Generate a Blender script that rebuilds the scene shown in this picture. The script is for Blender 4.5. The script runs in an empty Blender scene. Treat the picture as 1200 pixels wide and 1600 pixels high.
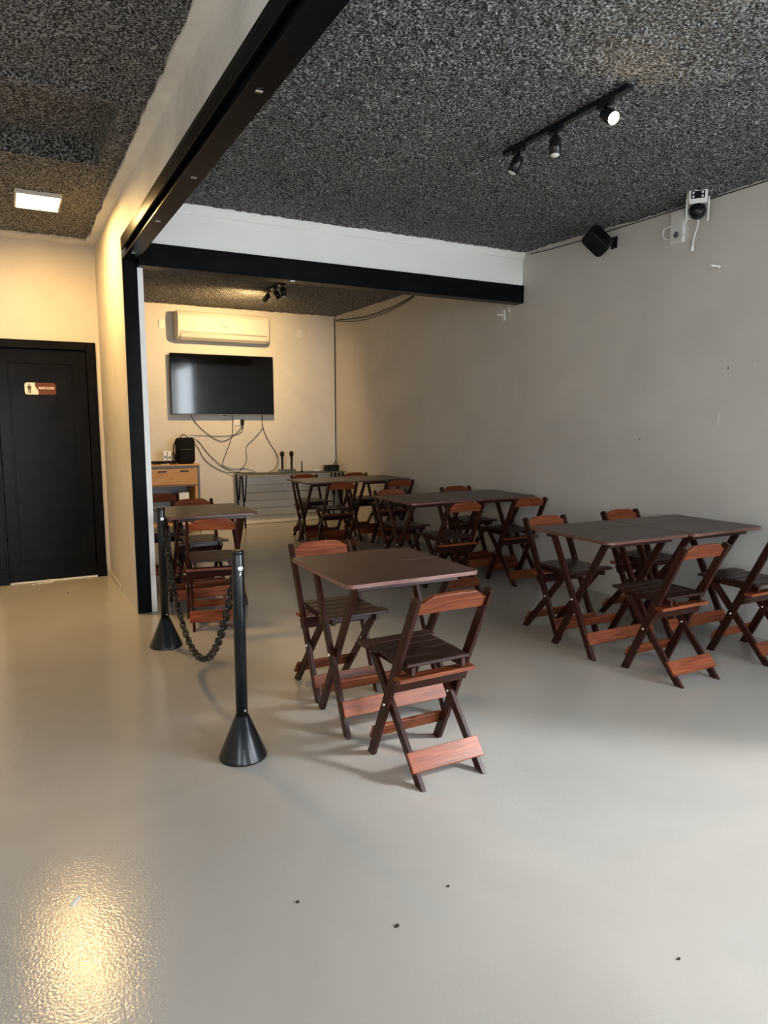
import bpy, bmesh, math, random
from mathutils import Vector, Matrix, noise

random.seed(7)
S = bpy.context.scene
COL = S.collection
PI = math.pi

# ------------------------------------------------------------------ camera
F_PX, YAW, PITCH, ROLL = 1096.76, 0.493213, -0.1265, -0.00127
cam_d = bpy.data.cameras.new('camera')
cam_d.sensor_fit = 'VERTICAL'
cam_d.sensor_height = 36.0
cam_d.lens = F_PX / 1600.0 * 36.0
cam_d.clip_start = 0.02
cam = bpy.data.objects.new('camera', cam_d)
COL.objects.link(cam)
f0 = Vector((math.sin(YAW), math.cos(YAW), 0)); r0 = Vector((math.cos(YAW), -math.sin(YAW), 0)); u0 = Vector((0, 0, 1))
fw = f0 * math.cos(PITCH) + u0 * math.sin(PITCH)
up = -f0 * math.sin(PITCH) + u0 * math.cos(PITCH)
rt = r0 * math.cos(ROLL) + up * math.sin(ROLL)
up2 = -r0 * math.sin(ROLL) + up * math.cos(ROLL)
M = Matrix((rt, up2, -fw)).transposed().to_4x4()
M.translation = Vector((0, 0, 1.44))
cam.matrix_world = M
S.camera = cam

# ------------------------------------------------------------------ world, daylight, exposure
SKY = 14.0
world = bpy.data.worlds.new('daylight_sky')
S.world = world
world.use_nodes = True
bg = world.node_tree.nodes['Background']
bg.inputs[0].default_value = (0.82, 0.91, 1.0, 1)
bg.inputs[1].default_value = SKY
sun_d = bpy.data.lights.new('sun', 'SUN')
sun_d.energy = 3.4
sun_d.angle = math.radians(7.0)
sun_d.color = (0.95, 0.97, 1.0)
sun = bpy.data.objects.new('sun', sun_d)
COL.objects.link(sun)
SUN_EL = math.radians(32)
sun_dir = Vector((-0.74 * math.cos(SUN_EL), 0.67 * math.cos(SUN_EL), -math.sin(SUN_EL)))   # hazy sun through the side opening
sun.rotation_euler = Vector((0, 0, -1)).rotation_difference(sun_dir.normalized()).to_euler()
def portal(name, loc, rot, sx, sy):
    d = bpy.data.lights.new(name, 'AREA'); d.shape = 'RECTANGLE'; d.size = sx; d.size_y = sy
    d.cycles.is_portal = True
    o = bpy.data.objects.new(name, d); COL.objects.link(o); o.location = loc; o.rotation_euler = rot
S.view_settings.view_transform = 'Standard'
S.view_settings.look = 'None'
S.view_settings.gamma = 1.0
S.view_settings.use_curve_mapping = False
S.view_settings.exposure = 0.12
S.cycles.use_denoising = True
S.cycles.max_bounces = 10
S.cycles.diffuse_bounces = 6
S.cycles.caustics_reflective = False
S.cycles.caustics_refractive = False
S.cycles.sample_clamp_indirect = 8.0

# room numbers (metres)
XR, YB, XC, XW, YD, YC = 4.395, 9.70, 0.815, 0.957, 7.03, 5.47
ZM, ZB, ZL = 3.02, 2.99, 3.05
XL, YF = -1.7, -2.8
OPX0, OPX1, OPZ = 2.9, 4.32, 2.98        # street opening in the front wall
OP2X0, OP2X1, OP2Z = -0.6, 0.35, 2.20   # second street opening, corridor side
WY0, WY1, WZ0, WZ1 = -1.7, -0.3, 1.0, 2.5     # opening added in the unseen corridor wall to throw daylight on the white plaster
SOY0, SOY1, SOZ = -2.1, 0.45, 2.98      # side opening in the right wall
portal('front_opening_portal', ((OPX0 + OPX1) / 2, YF - 0.05, OPZ / 2), (PI / 2, 0, 0), OPX1 - OPX0, OPZ)
portal('corridor_opening_portal', ((OP2X0 + OP2X1) / 2, YF - 0.05, OP2Z / 2), (PI / 2, 0, 0), OP2X1 - OP2X0, OP2Z)
portal('added_opening_portal', (XL - 0.05, (WY0 + WY1) / 2, (WZ0 + WZ1) / 2), (0, -PI / 2, 0), WZ1 - WZ0, WY1 - WY0)
portal('side_opening_portal', (XR + 0.05, (SOY0 + SOY1) / 2, SOZ / 2), (0, PI / 2, 0), SOZ, SOY1 - SOY0)

# ------------------------------------------------------------------ materials
def node_mat(name):
    m = bpy.data.materials.new(name); m.use_nodes = True
    nt = m.node_tree
    return m, nt, nt.nodes['Principled BSDF']
def setp(b, **k):
    for a, v in k.items(): b.inputs[a.replace('_', ' ')].default_value = v
def N(nt, t, **k):
    n = nt.nodes.new(t)
    for a, v in k.items():
        if a.startswith('i_'):
            n.inputs[a[2:].replace('_', ' ')].default_value = v
        else:
            setattr(n, a, v)
    return n
def ramp(nt, src, stops):
    r = nt.nodes.new('ShaderNodeValToRGB'); e = r.color_ramp.elements
    while len(e) < len(stops): e.new(0.5)
    for i, (p, c) in enumerate(stops):
        e[i].position = p; e[i].color = (c[0], c[1], c[2], 1)
    nt.links.new(src, r.inputs[0]); return r
def coords(nt, kind='Object', scale=(1, 1, 1)):
    tc = nt.nodes.new('ShaderNodeTexCoord'); mp = nt.nodes.new('ShaderNodeMapping')
    mp.inputs['Scale'].default_value = scale
    nt.links.new(tc.outputs[kind], mp.inputs[0]); return mp.outputs[0]
def bump(nt, b, h, strength, dist):
    bp = nt.nodes.new('ShaderNodeBump'); bp.inputs['Strength'].default_value = strength; bp.inputs['Distance'].default_value = dist
    nt.links.new(h, bp.inputs['Height']); nt.links.new(bp.outputs[0], b.inputs['Normal'])

def mat_plain(name, c, rough=0.5, metal=0.0, coat=0.0, spec=0.5):
    m, nt, b = node_mat(name)
    b.inputs['Base Color'].default_value = (*c, 1); b.inputs['Roughness'].default_value = rough
    b.inputs['Metallic'].default_value = metal; b.inputs['Coat Weight'].default_value = coat
    b.inputs['Specular IOR Level'].default_value = spec
    v = coords(nt)
    n = N(nt, 'ShaderNodeTexNoise', i_Scale=60.0, i_Detail=3.0); nt.links.new(v, n.inputs['Vector'])
    r = N(nt, 'ShaderNodeMapRange'); nt.links.new(n.outputs[0], r.inputs[0])
    r.inputs[3].default_value = max(0.0, rough - 0.05); r.inputs[4].default_value = min(1.0, rough + 0.08)
    nt.links.new(r.outputs[0], b.inputs['Roughness'])
    return m

def mat_plaster(name, c, var=0.10, bstr=0.12, scale=1.6):
    m, nt, b = node_mat(name); v = coords(nt)
    n = N(nt, 'ShaderNodeTexNoise', i_Scale=scale, i_Detail=6.0, i_Roughness=0.6, i_Distortion=0.6); nt.links.new(v, n.inputs['Vector'])
    lo = tuple(x * (1 - var) for x in c); hi = tuple(min(1, x * (1 + var)) for x in c)
    r = ramp(nt, n.outputs[0], [(0.32, lo), (0.68, hi)]); nt.links.new(r.outputs[0], b.inputs['Base Color'])
    n2 = N(nt, 'ShaderNodeTexNoise', i_Scale=34.0, i_Detail=5.0, i_Roughness=0.65); nt.links.new(v, n2.inputs['Vector'])
    bump(nt, b, n2.outputs[0], bstr, 0.01)
    b.inputs['Roughness'].default_value = 0.62
    return m

def mat_foam(name):
    m, nt, b = node_mat(name); v = coords(nt)
    n = N(nt, 'ShaderNodeTexNoise', i_Scale=85.0, i_Detail=4.0, i_Roughness=0.7); nt.links.new(v, n.inputs['Vector'])
    r = ramp(nt, n.outputs[0], [(0.39, (0.010, 0.010, 0.011)), (0.49, (0.12, 0.12, 0.122)), (0.60, (0.74, 0.74, 0.745))])
    nt.links.new(r.outputs[0], b.inputs['Base Color'])
    b.inputs['Roughness'].default_value = 0.75; b.inputs['Specular IOR Level'].default_value = 0.3
    vo = N(nt, 'ShaderNodeTexVoronoi', i_Scale=70.0); nt.links.new(v, vo.inputs['Vector'])
    ad = N(nt, 'ShaderNodeMath', operation='SUBTRACT'); nt.links.new(n.outputs[0], ad.inputs[0]); nt.links.new(vo.outputs[0], ad.inputs[1])
    bump(nt, b, ad.outputs[0], 1.0, 0.05)
    return m

def mat_floor():
    m, nt, b = node_mat('epoxy_floor'); v = coords(nt)
    n = N(nt, 'ShaderNodeTexNoise', i_Scale=0.9, i_Detail=5.0, i_Roughness=0.55, i_Distortion=0.8); nt.links.new(v, n.inputs['Vector'])
    r = ramp(nt, n.outputs[0], [(0.3, (0.385, 0.362, 0.326)), (0.7, (0.450, 0.428, 0.390))])
    # fine dark scratches
    vs = coords(nt, scale=(3.0, 14.0, 1.0))
    w = N(nt, 'ShaderNodeTexNoise', i_Scale=5.0, i_Detail=8.0, i_Roughness=0.8); nt.links.new(vs, w.inputs['Vector'])
    rs = ramp(nt, w.outputs[0], [(0.70, (1, 1, 1)), (0.72, (0.72, 0.70, 0.68))])
    mx = N(nt, 'ShaderNodeMix', data_type='RGBA', blend_type='MULTIPLY'); mx.inputs[0].default_value = 1.0
    nt.links.new(r.outputs[0], mx.inputs[6]); nt.links.new(rs.outputs[0], mx.inputs[7])
    nt.links.new(mx.outputs[2], b.inputs['Base Color'])
    n3 = N(nt, 'ShaderNodeTexNoise', i_Scale=2.2, i_Detail=4.0); nt.links.new(v, n3.inputs['Vector'])
    mr = N(nt, 'ShaderNodeMapRange'); nt.links.new(n3.outputs[0], mr.inputs[0]); mr.inputs[3].default_value = 0.10; mr.inputs[4].default_value = 0.19
    nt.links.new(mr.outputs[0], b.inputs['Roughness'])
    n2 = N(nt, 'ShaderNodeTexNoise', i_Scale=115.0, i_Detail=2.0, i_Roughness=0.5); nt.links.new(v, n2.inputs['Vector'])
    bump(nt, b, n2.outputs[0], 0.13, 0.006)
    return m

def mat_wood(name, dark, mid, light, rough=0.34, axis=0, coat=0.08, gs=1.0):
    m, nt, b = node_mat(name)
    sc = [26.0 * gs] * 3; sc[axis] = 1.6 * gs
    tc = nt.nodes.new('ShaderNodeTexCoord'); oi = nt.nodes.new('ShaderNodeObjectInfo')
    ml = N(nt, 'ShaderNodeVectorMath', operation='SCALE'); ml.inputs[0].default_value = (7, 5, 3)
    nt.links.new(oi.outputs['Random'], ml.inputs['Scale'])
    ad = N(nt, 'ShaderNodeVectorMath', operation='ADD'); nt.links.new(tc.outputs['Object'], ad.inputs[0]); nt.links.new(ml.outputs[0], ad.inputs[1])
    mp = nt.nodes.new('ShaderNodeMapping'); mp.inputs['Scale'].default_value = sc; nt.links.new(ad.outputs[0], mp.inputs[0])
    n = N(nt, 'ShaderNodeTexNoise', i_Scale=2.0, i_Detail=5.0, i_Roughness=0.6, i_Distortion=1.2); nt.links.new(mp.outputs[0], n.inputs['Vector'])
    r = ramp(nt, n.outputs[0], [(0.28, dark), (0.5, mid), (0.75, light)])
    hs = N(nt, 'ShaderNodeHueSaturation'); nt.links.new(r.outputs[0], hs.inputs['Color'])
    mr = N(nt, 'ShaderNodeMapRange'); nt.links.new(oi.outputs['Random'], mr.inputs[0]); mr.inputs[3].default_value = 0.78; mr.inputs[4].default_value = 1.22
    nt.links.new(mr.outputs[0], hs.inputs['Value'])
    nt.links.new(hs.outputs[0], b.inputs['Base Color'])
    b.inputs['Roughness'].default_value = rough; b.inputs['Coat Weight'].default_value = coat; b.inputs['Coat Roughness'].default_value = 0.22; b.inputs['Specular IOR Level'].default_value = 0.22
    bump(nt, b, n.outputs[0], 0.08, 0.004)
    return m

def mat_emit(name, c, s):
    m, nt, b = node_mat(name)
    b.inputs['Base Color'].default_value = (0.8, 0.8, 0.8, 1)
    b.inputs['Emission Color'].default_value = (*c, 1); b.inputs['Emission Strength'].default_value = s
    return m

WALL = mat_plaster('grey_plaster_wall', (0.62, 0.59, 0.54), var=0.055)
WALLC = mat_plaster('cream_plaster_wall', (0.60, 0.56, 0.49), var=0.08)
WHITE_PL = mat_plaster('white_patched_plaster', (0.72, 0.71, 0.68), var=0.22, bstr=0.35, scale=1.1)
WHITE_P = mat_plaster('white_paint', (0.86, 0.85, 0.82), var=0.03, bstr=0.05)
FOAM = mat_foam('sprayed_acoustic_foam')
FLOOR = mat_floor()
def mat_black(name, rough, wear, spec=0.045):
    m, nt, b = node_mat(name); v = coords(nt)
    n = N(nt, 'ShaderNodeTexNoise', i_Scale=9.0, i_Detail=8.0, i_Roughness=0.7); nt.links.new(v, n.inputs['Vector'])
    r = ramp(nt, n.outputs[0], [(0.40, (0.004, 0.004, 0.0045)), (0.72, (0.009, 0.009, 0.0095)), (0.80, wear)])
    nt.links.new(r.outputs[0], b.inputs['Base Color']); b.inputs['Roughness'].default_value = rough; b.inputs['Specular IOR Level'].default_value = spec
    n2 = N(nt, 'ShaderNodeTexNoise', i_Scale=26.0, i_Detail=4.0); nt.links.new(v, n2.inputs['Vector'])
    bump(nt, b, n2.outputs[0], 0.15, 0.004)
    return m
STEEL = mat_black('black_painted_steel', 0.28, (0.03, 0.03, 0.03))
DOORM = mat_black('black_painted_door', 0.22, (0.014, 0.013, 0.012), 0.06)
BLKMETAL = mat_plain('black_enamel', (0.007, 0.008, 0.009), 0.22, spec=0.35)
BLKPL = mat_plain('black_plastic', (0.006, 0.006, 0.0065), 0.38, spec=0.2)
CHAINM = mat_plain('black_chain_plastic', (0.010, 0.007, 0.005), 0.30, spec=0.4)
FABRIC = mat_plain('black_nylon', (0.007, 0.007, 0.007), 0.85, spec=0.15)
CHROME = mat_plain('zinc_hardware', (0.62, 0.61, 0.58), 0.28, metal=1.0)
WHITEPL = mat_plain('white_plastic', (0.74, 0.73, 0.70), 0.35)
ACM = mat_plain('cream_white_plastic', (0.56, 0.54, 0.50), 0.42, spec=0.3)
SCREEN = mat_plain('dark_glass_screen', (0.0015, 0.0015, 0.0017), 0.05, coat=0.0, spec=0.6)
GREYM = mat_plain('grey_metal', (0.10, 0.105, 0.11), 0.4)
PAPER = mat_plain('paper', (0.80, 0.79, 0.74), 0.8)
DIRT = mat_plain('dark_grit', (0.03, 0.025, 0.02), 0.9)
BOARDW = mat_plaster('whitewashed_board', (0.78, 0.77, 0.72), var=0.12)
WD = mat_wood('mahogany_dark', (0.011, 0.0026, 0.0016), (0.026, 0.006, 0.0034), (0.055, 0.013, 0.007), axis=2)
WT = mat_wood('mahogany_top', (0.030, 0.013, 0.009), (0.048, 0.021, 0.014), (0.070, 0.032, 0.022), rough=0.36, axis=0, coat=0.2, gs=0.6)
WE = mat_wood('worn_sky_sheen_edge', (0.075, 0.030, 0.022), (0.14, 0.062, 0.048), (0.26, 0.15, 0.13), rough=0.32, axis=0, coat=0.2, gs=0.8)  # worn edge wood, its pale pink also painting in the sky's reflection
WS = mat_wood('mahogany_slat', (0.013, 0.006, 0.004), (0.026, 0.010, 0.007), (0.046, 0.018, 0.012), axis=0)
WR = mat_wood('mahogany_red_board', (0.085, 0.019, 0.008), (0.165, 0.040, 0.015), (0.29, 0.082, 0.029), axis=0)
OAK = mat_wood('honey_wood', (0.42, 0.21, 0.075), (0.58, 0.31, 0.12), (0.68, 0.40, 0.18), rough=0.45, axis=0, coat=0.0)
WARM = (1.0, 0.64, 0.26)
PANEL_E = mat_emit('warm_led_diffuser', (1.0, 0.62, 0.23), 185.0)
BULB_E = mat_emit('warm_bulb', (1.0, 0.74, 0.38), 160.0)
BULB_OFF = mat_plain('unlit_bulb_glass', (0.62, 0.62, 0.60), 0.2)
SIGN_W = mat_plain('sign_cream', (0.85, 0.78, 0.68), 0.45, spec=0.2)
SIGN_B = mat_plain('sign_brown', (0.12, 0.040, 0.020), 0.45, spec=0.2)
SIGN_D = mat_plain('sign_dark_ink', (0.04, 0.025, 0.02), 0.5)

# ------------------------------------------------------------------ mesh helpers
class MB:
    def __init__(s): s.v = []; s.f = []; s.smooth = []
    def add(s, vs, fs, sm=False):
        o = len(s.v); s.v += [tuple(p) for p in vs]
        for f in fs: s.f.append([o + i for i in f]); s.smooth.append(sm)
        return s
    def box(s, x0, x1, y0, y1, z0, z1):
        vs = [(x, y, z) for z in (z0, z1) for y in (y0, y1) for x in (x0, x1)]
        return s.add(vs, [(0, 2, 3, 1), (4, 5, 7, 6), (0, 1, 5, 4), (2, 6, 7, 3), (0, 4, 6, 2), (1, 3, 7, 5)])
    def bar(s, p0, p1, n, w, t, cut=None):
        """box from p0 to p1; n = thickness direction (t), w across. cut='z': ends cut horizontally."""
        p0 = Vector(p0); p1 = Vector(p1); d = (p1 - p0).normalized(); n = Vector(n).normalized(); q = d.cross(n).normalized()
        vs = []
        for p in (p0, p1):
            for a, b in ((-1, -1), (1, -1), (1, 1), (-1, 1)):
                k = p + q * (a * w / 2) + n * (b * t / 2)
                if cut == 'z' and abs(d.z) > 1e-3: k = k - d * ((k.z - p.z) / d.z)
                vs.append(k)
        return s.add(vs, [(3, 2, 1, 0), (4, 5, 6, 7), (0, 1, 5, 4), (1, 2, 6, 5), (2, 3, 7, 6), (3, 0, 4, 7)])
    def prism(s, poly, o, ax, ay, az, t, sm=False):
        """poly in (ax, ay) plane at origin o, extruded by t along az, centred."""
        o = Vector(o); ax = Vector(ax); ay = Vector(ay); az = Vector(az); n = len(poly)
        vs = [o + ax * x + ay * y + az * (k * t / 2) for k in (-1, 1) for x, y in poly]
        fs = [tuple(reversed(range(n))), tuple(range(n, 2 * n))] + [(i, (i + 1) % n, n + (i + 1) % n, n + i) for i in range(n)]
        return s.add(vs, fs, sm)
    def lathe(s, prof, c=(0, 0, 0), seg=24, axis=None, sm=True):
        c = Vector(c); R = Matrix.Identity(3)
        if axis is not None: R = Vector((0, 0, 1)).rotation_difference(Vector(axis).normalized()).to_matrix()
        vs = []; fs = []
        for r, z in prof:
            for k in range(seg):
                a = 2 * PI * k / seg; vs.append(c + R @ Vector((r * math.cos(a), r * math.sin(a), z)))
        m = len(prof)
        for i in range(m - 1):
            for k in range(seg):
                k2 = (k + 1) % seg; fs.append((i * seg + k, i * seg + k2, (i + 1) * seg + k2, (i + 1) * seg + k))
        s.add(vs, fs, sm); o = len(s.v) - len(vs)
        s.f.append([o + k for k in reversed(range(seg))]); s.smooth.append(False)
        s.f.append([o + (m - 1) * seg + k for k in range(seg)]); s.smooth.append(False)
        return s
    def tube(s, path, r, seg=6, closed=False):
        P = [Vector(p) for p in path]; n = len(P); vs = []; fs = []; ref = None
        for i in range(n):
            if closed: d = P[(i + 1) % n] - P[i - 1]
            else: d = P[min(i + 1, n - 1)] - P[max(i - 1, 0)]
            d.normalize()
            if ref is None:
                ref = d.orthogonal().normalized()
            ref = (ref - d * ref.dot(d)).normalized(); b = d.cross(ref)
            for k in range(seg):
                a = 2 * PI * k / seg; vs.append(P[i] + (ref * math.cos(a) + b * math.sin(a)) * r)
        for i in range(n if closed else n - 1):
            j = (i + 1) % n
            for k in range(seg):
                k2 = (k + 1) % seg; fs.append((i * seg + k, i * seg + k2, j * seg + k2, j * seg + k))
        if not closed: fs += [tuple(reversed(range(seg))), tuple((n - 1) * seg + k for k in range(seg))]
        return s.add(vs, fs, True)
    def sphere(s, c, r, u=16, v=10, sc=(1, 1, 1)):
        prof = [(max(1e-4, math.sin(PI * i / v)) * r, -math.cos(PI * i / v) * r) for i in range(v + 1)]
        o = len(s.v); s.lathe(prof, (0, 0, 0), u)
        for i in range(o, len(s.v)):
            x, y, z = s.v[i]; s.v[i] = (c[0] + x * sc[0], c[1] + y * sc[1], c[2] + z * sc[2])
        return s
    def mesh(s, name, mat, bevel=0.0, segs=1):
        me = bpy.data.meshes.new(name); me.from_pydata(s.v, [], s.f); me.update()
        for p, k in zip(me.polygons, s.smooth): p.use_smooth = k
        bm = bmesh.new(); bm.from_mesh(me)
        bmesh.ops.recalc_face_normals(bm, faces=bm.faces)
        if bevel:
            ed = [e for e in bm.edges if len(e.link_faces) == 2 and e.calc_face_angle(0) > 0.5]
            bmesh.ops.bevel(bm, geom=ed, offset=bevel, segments=segs, affect='EDGES', profile=0.5, clamp_overlap=True)
        bm.to_mesh(me); bm.free()
        me.materials.append(mat)
        return me
    def obj(s, name, mat, parent=None, bevel=0.0, segs=1):
        o = bpy.data.objects.new(name, s.mesh(name, mat, bevel, segs)); COL.objects.link(o)
        if parent: o.parent = parent
        return o

def tag(o, label=None, cat=None, group=None, kind=None):
    if label: o['label'] = label
    if cat: o['category'] = cat
    if group: o['group'] = group
    if kind: o['kind'] = kind
    return o
def thing(name, loc, rz, label, cat, group=None, kind=None):
    o = bpy.data.objects.new(name, None); COL.objects.link(o); o.empty_display_size = 0.05
    o.location = loc; o.rotation_euler = (0, 0, rz)
    return tag(o, label, cat, group, kind)
def copy_tree(o, parent=None):
    c = o.copy(); COL.objects.link(c)
    if parent: c.parent = parent
    for ch in list(o.children): copy_tree(ch, c)
    return c
def struct(o, label=None):
    o['kind'] = 'structure'
    if label: o['label'] = label
    return o
def smooth_path(pts, n=8):
    P = [Vector(p) for p in pts]; out = []
    for i in range(len(P) - 1):
        a = P[max(i - 1, 0)]; b = P[i]; c = P[i + 1]; d = P[min(i + 2, len(P) - 1)]
        for k in range(n):
            t = k / n
            out.append(0.5 * ((2 * b) + (c - a) * t + (2 * a - 5 * b + 4 * c - d) * t * t + (3 * b - a - 3 * c + d) * t ** 3))
    out.append(P[-1]); return out

# ================================================================== THE ROOM
struct(MB().box(XL, XR, YF, YB, -0.12, 0).obj('floor', FLOOR), 'glossy grey beige painted concrete floor')
T = 0.18
# right wall with the side doorway close to the street (outside the frame)
w = MB()
w.box(XR, XR + T, SOY1, YB + T, 0, 3.3).box(XR, XR + T, YF - T, SOY0, 0, 3.3).box(XR, XR + T, SOY0, SOY1, SOZ, 3.3)
struct(w.obj('wall_right', WALL), 'long grey plastered wall on the right')
struct(MB().box(XC, XR, YB, YB + T, 0, 3.3).obj('wall_back', WALL), 'grey back wall behind the television')
w = MB()
w.box(XL - T, OP2X0, YF - T, YF, 0, 3.3).box(OP2X1, OPX0, YF - T, YF, 0, 3.3).box(OP2X0, OP2X1, YF - T, YF, OP2Z, 3.3).box(OPX1, XR, YF - T, YF, 0, 3.3).box(OPX0, OPX1, YF - T, YF, OPZ, 3.3)
struct(w.obj('wall_front', WALL), 'street wall with two wide open doorways')
struct(MB().box(XL - T, XL, WY1, YD, 0, 3.3).box(XL - T, XL, YF, WY0, 0, 3.3).box(XL - T, XL, WY0, WY1, 0, WZ0).box(XL - T, XL, WY0, WY1, WZ1, 3.3).obj('wall_left', WALLC), 'plastered wall of the corridor')
# partition: the solid piece behind the column
struct(MB().box(XC, XW, YC + 0.012, YB, 0, 3.3).obj('wall_partition', WALLC), 'warm lit plaster partition beside the restroom door')
# upper partition over the steel beam, white patched plaster
struct(MB().box(XC, XW, YF, YC + 0.012, 2.75, 3.3).obj('wall_above_beam', WHITE_PL), 'white patched plaster strip above the long steel beam')
# corridor end wall, with the door hole
DX0, DX1, DZ = -0.035, 0.700, 2.094
w = MB()
w.box(XL, DX0 - 0.02, YD, YD + T, 0, 3.3).box(DX1 + 0.02, XC, YD, YD + T, 0, 3.3).box(DX0 - 0.02, DX1 + 0.02, YD, YD + T, DZ + 0.02, 3.3)
struct(w.obj('wall_corridor_end', WALLC), 'warm lit plaster wall around the black restroom door')
struct(MB().box(DX0 - 0.2, DX1 + 0.2, YD + T, YD + T + 0.05, 0, 2.4).obj('wall_behind_door', WALLC))

# ceilings: lumpy sprayed foam, real relief on a fine grid
def foam(name, x0, x1, y0, y1, z, step, label, rec=None, droop=0.0):
    nx = int((x1 - x0) / step); ny = int((y1 - y0) / step); m = MB(); vs = []; fs = []
    for j in range(ny + 1):
        for i in range(nx + 1):
            x = x0 + (x1 - x0) * i / nx; y = y0 + (y1 - y0) * j / ny
            h = noise.noise((x * 22, y * 22, 3)) * 0.010 + noise.noise((x * 4, y * 4, 9)) * 0.008 + random.uniform(-0.004, 0.004)
            if droop: h -= droop * max(0.0, min(1.0, (x - 3.9) / 0.45)) * max(0.0, min(1.0, (5.2 - y) / 1.2))
            if rec and rec[0] < x < rec[1] and rec[2] < y < rec[3]: h = h * 0.5 + 0.11
            elif rec and rec[0] - 0.10 < x < rec[1] + 0.10 and rec[2] - 0.10 < y < rec[3] + 0.10: h = h * 0.6 - 0.022
            vs.append((x, y, z + h))
    for j in range(ny):
        for i in range(nx):
            a = j * (nx + 1) + i; fs.append((a, a + nx + 1, a + nx + 2, a + 1))
    m.add(vs, fs, False)
    me = bpy.data.meshes.new(name); me.from_pydata(m.v, [], m.f); me.update(); me.materials.append(FOAM)
    o = bpy.data.objects.new(name, me); COL.objects.link(o)
    return struct(o, label)
foam('ceiling', XW - 0.02, XR + 0.02, YF, 5.42, ZM, 0.025, 'speckled grey sprayed foam ceiling over the main room', droop=0.035)
foam('ceiling_back', XW - 0.02, XR + 0.02, 5.48, YB + 0.02, ZB, 0.03, 'dark sprayed foam ceiling over the television alcove')
foam('ceiling_corridor', XL, XC - 0.02, YF, YD, ZL, 0.025, 'dark sprayed foam ceiling over the corridor', rec=(-0.62, 0.605, 3.96, 4.90))
struct(MB().box(XL - T, XR + T, YF - T, YB + T, 3.3, 3.4).obj('ceiling_slab', WALL), 'concrete slab over the rooms')

# white crown strips where the foam stops
def ragged(x0, y0, x1, y1, z, w, nrm, name):
    """flat white strip against the ceiling with an uneven foam-side edge"""
    n = 90; m = MB(); vs = []; fs = []
    for i in range(n + 1):
        t = i / n; px = x0 + (x1 - x0) * t; py = y0 + (y1 - y0) * t
        ww = w + noise.noise((px * 9, py * 9, 5)) * 0.018 + random.uniform(-0.006, 0.006)
        vs += [(px, py, z + 0.03), (px, py, z - 0.03), (px + nrm[0] * ww, py + nrm[1] * ww, z - 0.018), (px + nrm[0] * ww, py + nrm[1] * ww, z + 0.03)]
    for i in range(n):
        a = 4 * i
        for k in range(4): fs.append((a + k, a + 4 + k, a + 4 + (k + 1) % 4, a + (k + 1) % 4))
    m.add(vs, fs, False); return struct(m.obj(name, WHITE_PL))
ragged(XC, YF, XC, YD, ZL, 0.072, (-1, 0), 'trim_1')
ragged(XL, YD, XC, YD, ZL, 0.11, (0, -1), 'trim_2')
# soffit over the back beam with a small cornice lip
struct(MB().box(XC + 0.10, XR, 5.41, 5.52, 2.71, 3.3).obj('wall_soffit', WHITE_P), 'white painted soffit above the black cross beam')
m = MB().prism([(0, 0), (0, 0.085), (0.030, 0.085), (0.030, 0.055), (0.012, 0.012), (0.012, 0)], ((XC + 0.1 + XR) / 2, 5.41, 2.955), (0, -1, 0), (0, 0, 1), (1, 0, 0), XR - XC - 0.1)
struct(m.obj('trim_3', WHITE_P), 'white cornice lip under the foam ceiling')

# steel: long beam over the partition line, column, cross beam
BX0, BX1 = XC, 0.918
bl = thing('trim_4', (0, 0, 0), 0, 'long black painted steel beam running towards the camera', None, kind='structure')
y0, y1 = YF, YC
MB().box(BX0, BX1, y0, y1, 2.60, 2.612).obj('bottom_flange', STEEL, bl, 0.002)
MB().box(BX0 + 0.030, BX0 + 0.075, y0, y1, 2.612, 2.735).obj('web', STEEL, bl)
MB().box(BX0 - 0.004, BX1, y0, y1, 2.735, 2.752).obj('top_flange', STEEL, bl, 0.002)
MB().box(BX0 - 0.004, BX0 + 0.012, y0, y1, 2.668, 2.735).obj('side_plate', STEEL, bl, 0.002)
for i, (x, y) in enumerate(((0.863, 2.53), (0.868, 3.52), (0.858, 4.35), (0.857, 5.22))):
    MB().box(x - 0.013, x + 0.013, y - 0.008, y + 0.008, 2.594, 2.600).obj('screw_clip', CHROME, bl, 0.002)
bc = thing('trim_5', (0, 0, 0), 0, 'black painted steel column at the end of the partition', None, kind='structure')
MB().box(XC, BX1, YC, YC + 0.010, 0, 2.60).obj('front_flange', STEEL, bc, 0.002)
MB().box(XC, XC + 0.018, YC - 0.016, YC, 0, 2.60).obj('edge_flange', STEEL, bc, 0.002)
MB().box(BX1, XW, YC + 0.004, YC + 0.013, 0, 2.56).obj('white_edge_strip', WHITE_P, bc)['label'] = 'white painted strip beside the column'
bb = thing('trim_6', (0, 0, 0), 0, 'black painted steel cross beam under the white soffit', None, kind='structure')
MB().box(BX1, XR - 0.012, 5.395, 5.50, 2.572, 2.716).obj('web', STEEL, bb)
MB().box(BX1, XR - 0.012, 5.378, 5.51, 2.556, 2.572).obj('bottom_flange', STEEL, bb, 0.002)
MB().box(BX1, XR - 0.012, 5.384, 5.51, 2.706, 2.718).obj('top_flange', STEEL, bb, 0.002)
MB().box(XR - 0.024, XR - 0.010, 5.372, 5.51, 2.554, 2.720).obj('end_plate', STEEL, bb, 0.003)
MB().box(2.06, 2.10, 5.385, 5.40, 2.546, 2.556).obj('screw_clip', CHROME, bb, 0.002)

# low moulded cable duct on the partition foot
struct(MB().box(XC - 0.010, XC, 6.3, YD, 0.0, 0.05).obj('baseboard_partition', WALLC, None, 0.003))

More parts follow.
